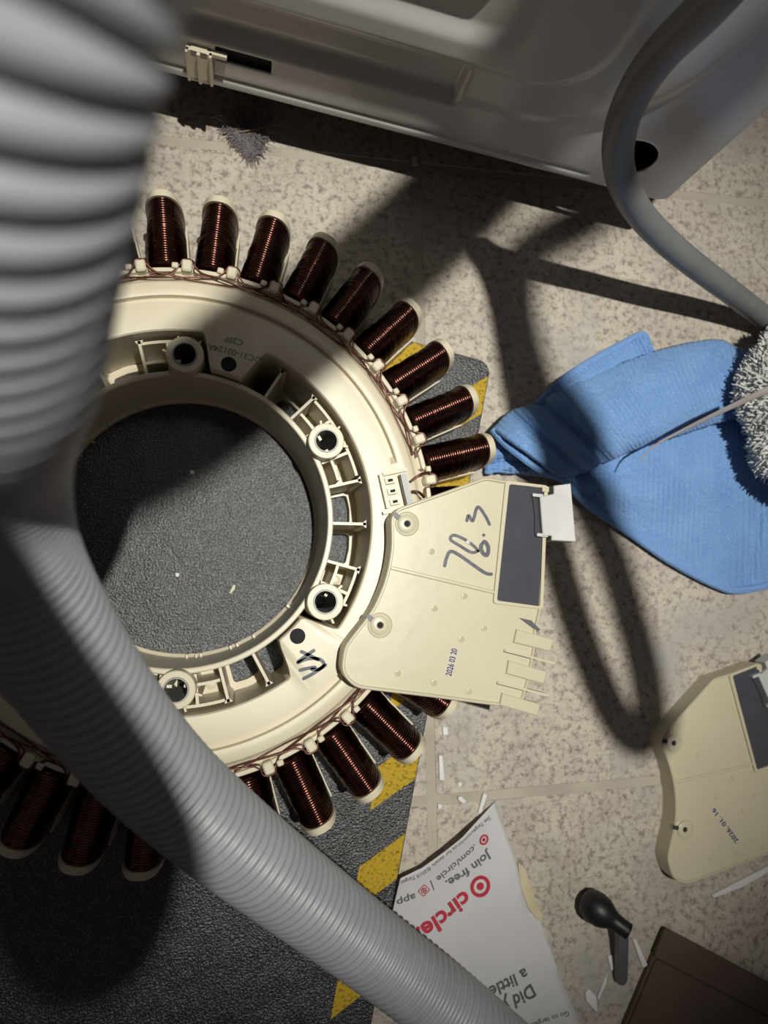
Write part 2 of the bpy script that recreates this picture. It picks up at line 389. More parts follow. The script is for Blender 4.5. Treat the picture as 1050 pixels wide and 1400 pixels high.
# stripe edges rise towards the right edge (parallelograms)
def ecoord(u, v): q = U(u, v, MT)-P0; return q.dot(ed), q.dot(en)
a1, _ = ecoord(491, 1185); a2, _ = ecoord(549, 1139); a3, _ = ecoord(503, 1117); a4, _ = ecoord(505, 1225); a5, _ = ecoord(543, 1190)
bw = ecoord(491, 1185)[1]; per = a1-ecoord(503, 1040)[0]; per = .0415; sl = a1-a2; hgt = .0185
k0 = a1-per*10
for k in range(24):
    s0 = k0+k*per
    if s0 < .006+sl or s0 > MLEN-.03: continue
    q = [mp(s0, bw), mp(s0-sl, .0006), mp(s0-sl+hgt, .0006), mp(s0+hgt, bw)]
    MB().prism(q, MT-.0004, MT+.00025).build('hazard_stripe', M['yellow'], mt)
for k in range(8):                                                   # along the top edge
    c0 = .02+k*.0415
    q = [mp(.0006, c0), mp(.0006, c0+hgt), mp(bw, c0+hgt+sl*.9), mp(bw, c0+sl*.9)]
    if c0+hgt+sl*.9 < MW: MB().prism(q, MT-.0004, MT+.00025).build('hazard_stripe', M['yellow'], mt)

# ================================================================== motor stator
CX, CY = -.0225, .022
st = thing('motor_stator', 'cream plastic motor stator ringed with copper coils lying on the black mat', 'motor part', (CX, CY, 0))
mm = .001
def pol(r, deg, z=None):
    a = math.radians(deg); p = (r*mm*math.cos(a), r*mm*math.sin(a)); return p if z is None else (*p, z*mm)
BOSS = [89-60*k for k in range(6)]; LOBE = [73.8, -46.2, 193.8]
def angd(a, b): return (a-b+180) % 360-180
def rin(th):
    r = 70.8
    for l in LOBE:
        d = abs(angd(th, l)); e = 1-float(sstep(np.array(d), 5.5, 10.5)); r = min(r, 70.8-13.6*e)
    return r
def grv(th):
    d = abs(angd(th, -14.5)); return float(sstep(np.array(d), 30.0, 31.0))
NT = 360; b = MB(); rows = []
for i in range(NT):
    th = 360*i/NT; r0 = rin(th); g = grv(th)
    prof = [(r0, 3), (r0, 41.2), (r0+.5, 41.9), (r0+1.0, 42), (81.2, 42), (81.8, 42), (82.1, 42-2.2*g), (83.9, 42-2.2*g), (84.3, 42), (84.9, 42.2), (88.3, 42.2), (89.6, 41.7), (91.2, 39.0), (91.8, 38.6), (94.0, 38.4), (94.2, 40.4), (95.6, 40.4), (95.9, 40), (95.9, 3)]
    rows.append([pol(r, th, z) for r, z in prof])
n = len(rows[0]); b.v = [v for r in rows for v in r]
for i in range(NT):
    j = (i+1) % NT
    for k in range(n): b.f.append((i*n+k, j*n+k, j*n+(k+1) % n, i*n+(k+1) % n))
b.build('stator_body', M['cream'], st, smooth=32)
for l in LOBE:
    MB().lathe([(2.9*mm, 42.03*mm), (2.85*mm, 42.05*mm)], (*pol(60.9, l), 0), 24).build('screw_hole', M['hole'], st)
MB().lathe([(52.6*mm, 3*mm), (57.2*mm, 3*mm), (56.6*mm, 37.2*mm), (56.2*mm, 37.6*mm), (54.9*mm, 37.6*mm), (54.5*mm, 37.2*mm), (53.9*mm, 6*mm), (52.6*mm, 5*mm), (52.6*mm, 3*mm)], n=120, cap=False).build('inner_ring', M['cream'], st, smooth=30)
for k, a in enumerate((112, 128, 138, 142, -60, -68, -71, -84, -86, -90, -40)):
    MB().box((*pol(53.6, a), .006), (.0022, .0009, .006), math.radians(a)).build('ring_tick', M['cream'], st)
# radial ribs and pockets
RIB = []
for k in range(3):
    o_ = 120*k
    RIB += [13+o_, -1.5+o_, -16.5+o_, 57.3+o_, 44.2+o_]
for a in RIB:
    b = MB().box((*pol(63.2, a), .0195), (.0132, .0011, .033), math.radians(a))
    b.prism([pol(68.6, a-.55), pol(69.9, a-1.3), pol(69.9, a+1.3), pol(68.6, a+.55)], .003, .036)
    b.build('rib', M['cream'], st)
for k in range(3):
    for (a0, a1) in ((-1.5, 13), (-16.5, -1.5), (44.2, 57.3)):
        a0 += 120*k+.4; a1 += 120*k-.4
        o4 = [pol(56.9, a0), pol(70.6, a0), pol(70.9, (a0+a1)/2), pol(70.6, a1), pol(56.9, a1), pol(56.6, (a0+a1)/2)]
        i4 = [pol(58.6, a0+1.5), pol(67.6, a0+1.5), pol(67.9, (a0+a1)/2), pol(67.6, a1-1.5), pol(58.6, a1-1.5), pol(58.3, (a0+a1)/2)]
        MB().ring(roundpoly(o4, .0002, 3), roundpoly(i4, [.0016, .0016, .0001, .0016, .0016, .0001], 3), .003, .008).build('window_ledge', M['cream'], st)
def sector(r0, r1, a0, a1, z0, z1, n=8):
    o_ = [pol(r1, a0+(a1-a0)*i/n) for i in range(n+1)]; i_ = [pol(r0, a0+(a1-a0)*i/n) for i in range(n, -1, -1)]
    return MB().prism(o_+i_, z0*mm, z1*mm)
for k, a in enumerate(BOSS):
    lobe_side = k % 2 == 0                                            # bosses 89, -31, -151 have a lobe on their lower side
    sides = (1, -1) if not lobe_side else (1,)
    for sg in sides:
        lim = 14.2 if not (not lobe_side and sg > 0) else 14.2
        a0, a1 = sorted((a+sg*2, a+sg*lim))
        sector(56.9, 68.6, a0, a1, 3, 13).build('pocket_floor', M['cream'], st)
        sector(68.2, 69.3, a0, a1, 3, 35.2).build('pocket_wall', M['cream'], st)
        sector(60.6, 61.7, a0, a1, 3, 35.0).build('pocket_web', M['cream'], st)
        mid = a+sg*9.6
        MB().lathe([(2.0*mm, 13.0*mm), (2.0*mm, 13.3*mm), (1.8*mm, 13.4*mm)], (*pol(65, mid), 0), 20).build('ejector_mark', M['cream'], st)
        sector(57.2, 68.4, mid-sg*3.6-.5, mid-sg*3.6+.5, 3, 35.0, 1).build('pocket_web', M['cream'], st)
    c = (*pol(61.3, a), 0)
    bo = MB().lathe([(7.2*mm, 3*mm), (6.9*mm, 42.6*mm), (6.6*mm, 43*mm), (4.6*mm, 43*mm), (4.4*mm, 42.4*mm), (4.4*mm, 4*mm)], c, 40, cap=False).build('boss', M['cream'], st)
    MB().lathe([(4.45*mm, 30*mm), (4.45*mm, 43.3*mm), (4.05*mm, 43.3*mm), (4.0*mm, 43*mm), (4.0*mm, 4*mm)], c, 36, cap=False).build('metal_sleeve', M['steel'], bo)
    for d in (20, -35, 70):
        aa = math.radians(a+d); q = (c[0]+math.cos(aa)*8.0*mm, c[1]+math.sin(aa)*8.0*mm, 20*mm)
        MB().box(q, (2.6*mm, .8*mm, 34*mm), aa).build('boss_fin', M['cream'], bo)
# coils
def winding(seed):
    r_ = random.Random(seed); turns = 28; per_t = 5; m = turns*per_t; nk = 28; vs = []; fs = []
    jit = [r_.uniform(-.18, .18) for _ in range(turns+1)]; step_at = r_.choice((9, 14, 20))
    for i in range(m+1):
        t = i/m; x = (97.2+26.6*t); k = i/per_t; ph = k-math.floor(k)
        rid = .32*math.sqrt(max(0, 1-(2*ph-1)**2)) + jit[int(k)]*.7
        end = .0 if .02 < t else -.5
        grow = .5 if k < step_at else 0.0
        hw = 7.1-.45*t+rid+grow*.5+end; hh = 17.8-.3*t+rid+grow*.6+end; zc = 22.6
        for q in range(nk):
            a = 2*PI*q/nk; ca, sa = math.cos(a), math.sin(a)
            y = hw*math.copysign(abs(ca)**.86, ca); z = zc+hh*math.copysign(abs(sa)**.86, sa)
            vs.append((x*mm, y*mm, z*mm))
    for i in range(m):
        for q in range(nk):
            l = (q+1) % nk; fs.append((i*nk+q, i*nk+l, (i+1)*nk+l, (i+1)*nk+q))
    fs.append(tuple(range(nk))); fs.append(tuple(m*nk+q for q in range(nk)))
    b = MB(); b.add(vs, fs); me = b.mesh('coil', 80); me.materials.append(M['copper']); return me
wind = [winding(s_) for s_ in range(4)]
b = MB(); nk = 40; vs = []
for (x, k_, bu) in ((123.7, 1.0, 0), (124.6, 1.0, .5), (125.2, .97, 1.2), (125.2, .9, 1.35)):
    for q in range(nk):
        a = 2*PI*q/nk; ca, sa = math.cos(a), math.sin(a)
        vs.append(((x+bu*abs(sa)**.7*(1 if sa > 0 else .3))*mm, 7.35*k_*math.copysign(abs(ca)**.80, ca)*mm, (22.6+18.7*(1 if k_ == 1 else .5+.5*k_)*math.copysign(abs(sa)**.80, sa))*mm))
b.add(vs, [(i*nk+q, i*nk+(q+1) % nk, (i+1)*nk+(q+1) % nk, (i+1)*nk+q) for i in range(3) for q in range(nk)]+[tuple(range(nk-1, -1, -1)), tuple(3*nk+q for q in range(nk))])
for s_ in (-1, 1): b.box((.1105, s_*.0076, .0105), (.027, .0006, .013))
b.box((.1105, 0, .0040), (.027, .0140, .0016))
fme = b.mesh('end_flange', 30); fme.materials.append(M['cream'])
b = MB().box((.1265, 0, .022), (.0025, .0150, .030)); teeth = b.mesh('tooth_tip', 30); teeth.materials.append(M['dsteel'])
cx_ = MB().prism(roundpoly([(93.6*mm, -1.9*mm), (98.2*mm, -1.9*mm), (98.2*mm, 1.9*mm), (93.6*mm, 1.9*mm)], .0012, 4), .036, .0432, .0006)
pme = cx_.mesh('guide_post', 40); pme.materials.append(M['cream'])
cx_ = MB().prism(roundpoly([(95.0*mm, 3.2*mm), (97.2*mm, 3.2*mm), (97.2*mm, 5.6*mm), (95.0*mm, 5.6*mm)], .0006, 3), .036, .0420, .0004)
kme = cx_.mesh('guide_knob', 40); kme.materials.append(M['cream'])
for k in range(36):
    a = math.radians(93.9-10*k)
    c = put('coil', wind[k*7 % 4], st, (0, 0, 0), a)
    put('end_flange', fme, c)
    put('guide_post', pme, st, (0, 0, 0), a+math.radians(5.2)); put('guide_knob', kme, st, (0, 0, 0), a+math.radians(5.2))
# lead wires weaving around the posts
for q, (ph, base) in enumerate(((0.0, 92.2), (2.1, 92.9), (4.2, 92.5))):
    P = []
    for i in range(0, 721):
        th = 16+i*(300/720); lob = math.cos(math.radians((th-99.1)*12)+ph)
        post = max(0.0, math.cos(math.radians((th-99.1+10*q)*12)))**10
        P.append(pol(base+1.2*lob+4.5*post, th, 40.6+.7*math.sin(math.radians(th*12)+ph*1.7)+1.4*post))
    MB().sweep(P, .00036, 6).build('lead_wire', M['wire'], st, smooth=80)
for k in range(36):                                                   # a hooked wire round every post
    a = 99.1-10*k
    if -47 < a < 6 : continue
    P = [pol(93, a-4, 40.6), pol(94.2, a-1.6, 41.0), pol(97.0, a-1.75, 41.2), pol(98.7, a-.9, 41.3), pol(98.7, a+.9, 41.3), pol(96.6, a+1.6, 41.2), pol(93.2, a+3.2, 40.9)]
    MB().sweep(smooth_path(P, 5), .00034, 6).build('wire_hook', M['wire'], st, smooth=80)
# terminal socket beside the cover
tcn = MB()
c0 = U(541, 672, .043)-Vector((CX, CY, 0)); ta = math.radians(-78+90)
for i, du in enumerate((-.0042, 0, .0042)):
    tcn.box((c0.x-.0016+du*math.sin(-ta), c0.y+du*math.cos(ta), .0432), (.0040, .0024, .0034), ta)
tcn.box((c0.x-.0046, c0.y, .0430), (.0016, .0135, .003), ta); tcn.box((c0.x-.0005, c0.y+.0075, .0430), (.0100, .0012, .003), ta); tcn.box((c0.x-.0005, c0.y-.0075, .0430), (.0100, .0012, .003), ta)
so = tcn.build('terminal_socket', M['cream'], st)
MB().box((c0.x+.0038, c0.y, .0440), (.0024, .0135, .0048), ta).build('terminal_bar', M['steel'], so)
for du in (-.0042, 0, .0042): MB().box((c0.x-.0016+du*math.sin(-ta), c0.y+du*math.cos(ta), .0451), (.0018, .0010, .0006), ta).build('terminal_slot', M['hole'], so)
for (u0, v0, u1, v1) in ((562, 658, 586, 646), (562, 672, 580, 680)):
    p0, p1 = U(u0, v0, .0445), U(u1, v1, .043); off = Vector((CX, CY, 0))
    MB().sweep(smooth_path([p0-off, (p0+p1)/2+Vector((0, .0008, .0012))-off, p1-off], 6), .00055, 6).build('lead_wire', M['wire'], so, smooth=80)
# printing and marker
off = Vector((CX, CY, 0))
def loc(u, v, z): q = U(u, v, z)-off; return (q.x, q.y)
text_on('DC31-00124A', [loc(356, 493, .0421), loc(332, 486, .0421), loc(310, 479.5, .0421), loc(284, 474, .0421)], .0034, lambda x, y: .04212, .012).build('printed_number', M['print_g'], st, smooth=None)
text_on('C20P', [loc(332, 469, .0421), loc(319, 466, .0421), loc(306, 464, .0421)], .0034, lambda x, y: .04212, .012).build('printed_code', M['print_g'], st, smooth=None)
for pts in ([(410, 890), (421, 895), (437, 903)], [(431, 888), (418, 897), (406, 906)], [(405, 907), (420, 901), (436, 901), (443, 908), (436, 915), (424, 915)], [(408, 917), (420, 914), (433, 912)], [(413, 929), (428, 921), (447, 908)]):
    stroke([loc(u, v, .0422) for u, v in pts], .0013, .04215).build('marker_stroke', M['marker'], st, smooth=None)

# ================================================================== sensor covers
ZT = .0525; ZB = .0424
O1 = U(557, 716, ZT)
def cl(u, v): q = U(u, v, ZT)-O1; return (q.x, q.y)
out = [(543, 695), (600, 675), (664, 652), (692, 657), (749, 664), (746, 745), (741, 832), (734, 862), (732, 890), (723, 935), (716, 958), (685, 966), (585, 953), (485, 941), (466, 920), (470, 885), (484, 866), (498, 849), (512, 828), (524, 800), (531, 775), (535, 748), (535, 725), (534, 708)]
rad = [.002, 0, .002, .001, .001, 0, 0, 0, 0, 0, .001, .002, 0, .006, .006, .006, .004, .003, .003, .003, .003, .003, .003, .003]
OUT = roundpoly([cl(*p) for p in out], rad, 4)
if area(OUT) < 0: OUT = OUT[::-1]
TH = ZT-ZB
def cover_parts(root, first):
    parts = []
    b = MB(); n = len(OUT); i1 = offset(OUT, .0009); i2 = offset(OUT, .0013); zr, zt = TH, TH-.0007
    rows = [[(x, y, 0) for x, y in OUT], [(x, y, zr-.0004) for x, y in OUT], [(x, y, zr) for x, y in offset(OUT, .0004)], [(x, y, zr) for x, y in i1], [(x, y, zt) for x, y in i2]]
    fs = [tuple(range(n-1, -1, -1))]
    for k in range(4):
        for i in range(n): j = (i+1) % n; fs.append((k*n+i, k*n+j, (k+1)*n+j, (k+1)*n+i))
    b.add([v for r in rows for v in r], fs); b.f += [tuple(4*n+i for i in t_) for t_ in tess(i2)]
    hs = b.build('housing', M['cover'], root, smooth=30)
    # the recessed upper field's dividing ridge
    r0, r1 = Vector(cl(534, 776)), Vector(cl(677, 810)); d = (r1-r0); nn = Vector((-d.y, d.x)).normalized()*.0007
    MB().prism([tuple(r0-nn), tuple(r1-nn), tuple(r1+nn), tuple(r0+nn)], zt-.0005, zt+.0006, .0003).build('ridge', M['cover'], root)
    # raised round field and potted window
    fo_ = roundpoly([cl(691, 657), cl(749, 664), cl(742, 833), cl(674, 825)], .0015, 3); fi = roundpoly([cl(696, 662), cl(744, 667), cl(738, 829), cl(679, 821)], .0010, 3)
    MB().ring(fo_, fi, zt-.0004, TH+.0003).build('window_frame', M['cover'], root)
    pw = MB().prism(roundpoly([cl(695.5, 661.5), cl(744.5, 666.5), cl(738.5, 829.5), cl(678.5, 821.5)], .0010, 3), zt-.0004, zt+.0002); pw = pw.build('potting_window', M['potting'], root)
    P = [(*cl(730, 680), zt+.0004), (*cl(733, 705), zt+.0004), (*cl(733, 733), zt+.0004)]
    MB().sweep(P, .0007, 8).build('resin_bead', M['potting'], pw)
    # connector
    cn = MB().prism([cl(735, 680), cl(754, 676), cl(754, 665), cl(777, 662), cl(784, 741), cl(751, 739), cl(751, 733), cl(739, 733)], zt-.004, TH+.0022, .0003)
    for p in ((727, 678), (733, 732)): q = cl(*p); cn.box((q[0]+.0018, q[1], TH-.0002), (.0044, .0012, .0042), math.radians(-6))
    cn.build('connector', M['white'], root)
    q = cl(745, 669); MB().box((q[0], q[1], TH), (.0028, .0020, .0014)).build('connector_key', M['cover'], root)
    for (u, v) in ((557, 716), (520, 855)):
        q = cl(u, v)
        bs = MB().lathe([(.0038, zt-.0006), (.0037, TH-.0001), (.0034, TH+.0001), (.0014, TH+.0001), (.0011, TH-.0003), (.0010, zt-.0003)], (*q, 0), 32, cap=False).build('screw_boss', M['cover'], root)
        MB().lathe([(.0011, TH-.00042), (.00105, TH-.00040)], (*q, 0), 20).build('boss_bore', M['hole'], bs)
        MB().lathe([(.0047, zt+.00002), (.0043, zt+.00025), (.0040, zt+.00002)], (*q, 0), 32, cap=False).build('boss_collar', M['cover'], bs)
        e = Vector(q); dv = (Vector(cl(u-16, v-12))-e).normalized(); pp = Vector((-dv.y, dv.x))*.0009
        MB().prism([tuple(e+dv*.0036-pp), tuple(e+dv*.0062-pp), tuple(e+dv*.0062+pp), tuple(e+dv*.0036+pp)], zt, TH+.00008).build('boss_slot', M['dsteel'], bs)
    for (u, v) in ((591, 754), (595, 832), (636, 815), (663, 859), (632, 874), (544.5, 921), (594, 934), (642, 946)):
        q = cl(u, v); MB().lathe([(.0013, zt-.0002), (.0012, zt+.00035), (.0009, zt+.00040), (.0006, zt+.0001), (.0004, zt+.00035), (.0001, zt+.0005)], (*q, 0), 18).build('heat_stake', M['cover'], root)
    for tb_ in ([(706, 860), (757, 874), (752, 890.5), (702, 878.5)], [(695, 902.5), (747.5, 918), (743, 935), (692, 921)], [(686, 947), (738, 962.5), (735, 979), (683, 964)]):
        MB().prism([cl(*p) for p in tb_], TH-.0045, TH+.0004, .0003).build('tab', M['cover'], root)
    for (u0, v0, u1, v1) in ((689.6, 889, 759, 907), (680, 933, 750, 951)):
        p, q = Vector(cl(u0, v0)), Vector(cl(u1, v1)); d = q-p; nn = Vector((-d.y, d.x)).normalized()*.00045
        MB().prism([tuple(p-nn), tuple(q-nn), tuple(q+nn), tuple(p+nn)], TH-.006, TH+.0002).build('prong', M['cover'], root)
        m0 = p+(q-p)*.62
        d1 = nn*2.6
        MB().prism([tuple(p+nn-d1), tuple(m0+nn-d1), tuple(m0-nn*.2), tuple(p-nn*.2)], zt, zt+.00008).build('prong_slot', M['hole'], root)
    return zt
cv = thing('sensor_cover', 'cream plastic cover handwritten 76.3 lying on the stator ring', 'motor part', (O1.x, O1.y, ZB))
zt = cover_parts(cv, True)
# dark patch painted as the notch's shadow gap beside the first tab
MB().prism([cl(711, 845), cl(726, 848), cl(739, 861), cl(735, 863)], zt, TH+.0001).build('notch_shadow', M['dsteel'], cv)
def c2(x, y): return cl(590+x/5.25, 650+y/5.25)
for pts, wd in (([(255, 335), (270, 285), (300, 325), (335, 225), (390, 290), (425, 360)], .00125), ([(365, 475), (392, 480), (412, 520), (402, 572), (372, 556), (358, 515), (372, 480)], .0016), ([(378, 415), (380, 440)], .0018),
                ([(345, 540), (290, 552), (200, 500), (140, 460), (160, 428), (225, 450), (290, 492), (350, 548)], .0012), ([(95, 660), (112, 590), (140, 545), (200, 570), (300, 640), (390, 700), (445, 710)], .00135)):
    stroke([c2(*p) for p in pts], wd, zt+.00012).build('marker_stroke', M['marker'], cv, smooth=None)
MB().lathe([(.0009, zt), (.0008, zt+.0003), (.0002, zt+.0004)], (*c2(265, 478), 0), 16).build('pip', M['white'], cv)
text_on('2026 03 20', [cl(613.5, 924), cl(618, 906), cl(622, 887)], .0032, lambda x, y: zt+.00012, .02).build('date_stamp', M['stamp'], cv, smooth=None)
text_on('Screw', [cl(549, 886), cl(560, 868), cl(571, 850)], .0028, lambda x, y: zt+.00014).build('moulded_text', M['cover'], cv, smooth=None)
# second cover, on the floor
zc2 = .0045
qa, qb = U(922, 1018, TH), U(937, 1133, TH)
v1 = Vector((*cl(520, 855), 0)); v2 = qb-qa
print('BOSS DIST', v1.length, v2.length)
mid = (qa+qb)/2; ang = math.atan2(v2.y, v2.x)-math.atan2(v1.y, v1.x)
R = Matrix.Rotation(ang, 3, 'Z'); o2 = mid-R@(v1/2)
cv2 = thing('sensor_cover', 'spare cream plastic cover stamped 2026.01.16 lying on the floor tiles', 'motor part', (o2.x, o2.y, 0.0), ang)
cover_parts(cv2, False)
Ri = R.transposed()
def cl2(u, v): q = Ri@(U(u, v, TH)-o2); return (q.x, q.y)
text_on('2026. 01. 16', [cl2(1009, 1152), cl2(993, 1130), cl2(976, 1107)], .0030, lambda x, y: zt+.00012, .02).build('date_stamp', M['stamp'], cv2, smooth=None)

# ================================================================== drain hose
HP = [(638, 1398, .25), (489, 1282, .235), (300, 1135, .195), (172, 1010, .168), (25, 800, .133), (-32, 640, .105), (-45, 470, .070), (-62, 330, .058), (-57, 180, .050), (-62, 0, .0445), (-25, -200, .0412), (25, -430, .0385)]
hp = [DP(*h) for h in HP]
tail = [Vector((.235, -.33, .0145)), Vector((.17, -.255, .018)), Vector((.122, -.208, .028))]
upw = [Vector(p) for p in ((-.0141, .0544, .2942), (-.0226, .0262, .3368), (.0177, -.0228, .3956), (.0172, -.0378, .4484), (.0059, .0426, .4747), (.0443, .0714, .4725), (.1015, .1241, .4729), (.135, .166, .47))]  # unseen upper loop, its route made up to shade the lower left
HPATH = tail+hp+upw
sp = smooth_path(HPATH, 14)
sp = [sum((sp[min(max(i+k, 0), len(sp)-1)] for k in range(-2, 3)), Vector())/5 for i in range(len(sp))]
sq_ = resample(sp, .0015); sq_ = [sum((sq_[min(max(i+k, 0), len(sq_)-1)] for k in range(-5, 6)), Vector())/11 for i in range(len(sq_))]
hs = .0033/6; P = resample(sq_, hs); rs = []
for i in range(len(P)):
    ph = (i % 6)/6; rs.append(.0135-.0019*(abs(2*ph-1)**2.6))
b = MB().sweep(P, rs, 40, cap=False)
dh = b.build('drain_hose', M['hose'], None, smooth=180)
tag(dh, 'grey corrugated drain hose arching over the stator and the mat', 'hose')

# ================================================================== power cord
CP = [(1180, 520, .0065), (1110, 470, .0065), (1050, 437, .010), (1000, 400, .025), (940, 355, .045), (890, 310, .062), (860, 270, .078), (845, 230, .092), (845, 190, .106), (855, 150, .119), (875, 110, .131), (905, 70, .143), (945, 30, .155), (985, -5, .167)]
cp = [U(*c) for c in CP]
def sh(u, v, z): q = U(u, v, 0); return q+(LPOS-q)*(z/LPOS.z)       # a point at height z whose shadow falls on the floor there
cp += [sh(655, 345, .20), sh(668, 365, .25), sh(688, 420, .30), sh(705, 520, .345), sh(728, 620, .365), sh(755, 740, .37), sh(790, 860, .37), sh(830, 960, .37), sh(865, 1020, .375), sh(890, 1005, .385), sh(885, 930, .40), sh(860, 840, .42), sh(836, 760, .44), sh(795, 675, .455), sh(762, 605, .47), sh(730, 520, .485), sh(705, 430, .50), sh(705, 362, .51), sh(745, 318, .52), sh(805, 300, .53), Vector((.168, .160, .58))]  # unseen upper strands, routed by the shadows they cast; last run added for shade
cq = resample(smooth_path(cp, 10), .002); cq = [sum((cq[min(max(i+k, 0), len(cq)-1)] for k in range(-6, 7)), Vector())/13 for i in range(len(cq))]
b = MB().sweep(cq, .0054, 16)
tag(b.build('power_cord', M['cord'], None, smooth=80), 'thick grey power cord hanging in front of the white back panel', 'cord')

# ================================================================== towel
def polyl(pts, n):
    P = resample(smooth_path([Vector(p) for p in pts], 8), .0003); return [P[int(i*(len(P)-1)/(n-1))] for i in range(n)]
def patch(b, A, B, n, m, zf, uvs):
    PA, PB = polyl(A, n), polyl(B, n); vs = []; fs = []
    for j in range(m+1):
        t = j/m
        for i in range(n):
            s_ = i/(n-1); u = PA[i].lerp(PB[i], t); z = u.z+zf(s_, t)
            q = U(u.x, u.y, z); vs.append((q.x, q.y, z))
    o_ = len(b.v)
    for j in range(m):
        for i in range(n-1): fs.append((j*n+i, j*n+i+1, (j+1)*n+i+1, (j+1)*n+i))
    b.add(vs, fs)
    for j in range(m+1):
        for i in range(n): b.uv[o_+j*n+i] = (uvs[0]*i/(n-1), uvs[1]*j/m)
def nz(x, y): return math.sin(x*9.1+y*4.3)*math.sin(y*7.7-x*3.1)
b = MB()
# lower sheet
patch(b, [(664, 612, .005), (700, 606, .006), (780, 628, .007), (870, 590, .007), (960, 560, .006), (1080, 520, .006)],
      [(663, 647, .0035), (702, 646, .0035), (772, 656, .006), (805, 690, .006), (860, 727, .004), (915, 765, .003), (975, 797, .003), (1012, 806, .003), (1080, 792, .003)], 110, 50,
      lambda s_, t: .003*math.sin(PI*t)**.8*min(1, s_*5)+.0034*nz(s_*1.3, t*.8)*math.sin(PI*t)-.003*math.exp(-((s_-.86-.10*(1-t))/.03)**2)*sstep(np.array(t), .3, .6), (4.0, 1.6))
# upper folded layer
patch(b, [(674, 588, .010), (698, 564, .010), (735, 553, .012), (800, 520, .013), (880, 487, .012), (945, 470, .010), (985, 467, .009), (1010, 478, .008), (1080, 490, .007)],
      [(770, 655, .014), (800, 643, .016), (840, 625, .017), (870, 612, .017), (930, 593, .016), (970, 580, .015), (1000, 572, .014), (1030, 566, .013), (1080, 556, .012)], 130, 44,
      lambda s_, t: .011*math.sin(PI*min(1, t*1.02))**.7*(.55+.45*math.exp(-s_*2.2))+.0034*math.exp(-((s_-.15)/.10)**2)*math.sin(s_*58+1.2-t*1.5)+.0010*nz(s_*2.1+1, t)-.002*max(0, t-.93)/.07, (4.0, 1.4))
# back flap
patch(b, [(733, 553, .010), (760, 527, .011), (800, 499, .011), (850, 471, .010), (880, 457, .011)],
      [(760, 551, .012), (790, 540, .011), (825, 523, .010), (865, 505, .008), (894, 490, .008)], 60, 22,
      lambda s_, t: .003*math.sin(PI*t)+.0035*max(0, s_-.88)/.12*(1-t), (2.0, .6))
for i in range(len(b.v)):
    x, y, z = b.v[i]; b.v[i] = (x, y, z+.00022*rng.standard_normal())
me = b.mesh('towel', 180); uvl = me.uv_layers.new(name='UVMap')
for lp in me.loops: uvl.data[lp.index].uv = b.uv[lp.vertex_index]
me.materials.append(M['blue']); tw = put('towel', me)
md = tw.modifiers.new('thickness', 'SOLIDIFY'); md.thickness = .0022; md.offset = 0
tag(tw, 'blue knitted microfibre towel crumpled on the floor tiles', 'towel')
# hem seams
def hem(pts, r): return MB().sweep(resample(smooth_path([U(*p) for p in pts], 8), .0012), r, 8)
h = hem([(674, 588, .0115), (690, 606, .015), (710, 622, .018), (735, 640, .018), (770, 656, .0145)], .0017); h.build('hem', M['blue'], tw)
h = hem([(772, 657, .007), (805, 691, .0065), (860, 728, .0045), (915, 766, .004), (975, 798, .004), (1012, 807, .004), (1080, 793, .004)], .0019); h.build('hem', M['blue'], tw)
h = hem([(735, 552, .012), (760, 526, .012), (800, 498, .012), (850, 470, .011), (878, 457, .014), (886, 470, .012), (893, 488, .009)], .0016); h.build('hem', M['blue'], tw)

# ================================================================== fluffy cleaning pad
fc = U(1140, 562, .030); fr = (U(1006, 540, .030)-fc).length; fh = abs(U(1060, 440, .030).y-fc.y)
fp = thing('fluffy_pad', 'shaggy pale grey cleaning pad resting on the blue towel', 'cleaning pad', (fc.x, fc.y, .012))
RX, RY, RZ = fr-.004, fh*1.02, .019
b = MB(); nu, nv = 40, 20; vs = []; fs = []
for j in range(nv+1):
    ph = -PI/2+PI*j/nv
    for i in range(nu):
        a = 2*PI*i/nu; k = 1+.05*math.sin(3*a+1)+.04*math.sin(7*a)
        vs.append((RX*k*math.cos(ph)*math.cos(a), RY*k*math.cos(ph)*math.sin(a), .019+RZ*math.sin(ph)))
for j in range(nv):
    for i in range(nu): l = (i+1) % nu; fs.append((j*nu+i, j*nu+l, (j+1)*nu+l, (j+1)*nu+i))
b.add(vs, fs); b.build('pad_core', M['fluff'], fp, smooth=180)
b = MB()
for q in range(7000):
    a = random.uniform(0, 2*PI); zz = random.uniform(-.75, 1); cp_ = math.sqrt(1-zz*zz); k = 1+.05*math.sin(3*a+1)+.04*math.sin(7*a)
    n_ = Vector((cp_*math.cos(a), cp_*math.sin(a), zz)); p = Vector((RX*k*n_.x, RY*k*n_.y, .019+RZ*n_.z))
    dr = (n_+Vector([random.gauss(0, .55) for _ in range(3)])).normalized(); d2 = (dr+Vector([random.gauss(0, .6) for _ in range(3)])).normalized()
    L_ = random.uniform(.0026, .0048); b.sweep([p-n_*.0005, p+dr*L_*.6, p+dr*L_*.6+d2*L_*.6], [.0004, .00052, .0002], 4, cap=False)
pl = b.build('pile', M['fluff'], fp, smooth=180); pl['kind'] = 'stuff'
# thin strip sticking out of it
P = smooth_path([U(875, 632, .034), U(893, 611, .038), U(930, 590, .045), U(985, 563, .058), U(1050, 533, .072), U(1110, 508, .080)], 8)
rr_ = [.00028+.0018*(i/(len(P)-1))**1.6 for i in range(len(P))]
b = MB().sweep(P, rr_, 10, flat=.35, up=(0, 0, 1)); tag(b.build('plastic_strip', M['strip'], None, smooth=70), 'thin tapering translucent plastic strip hanging over the blue towel', 'strip')

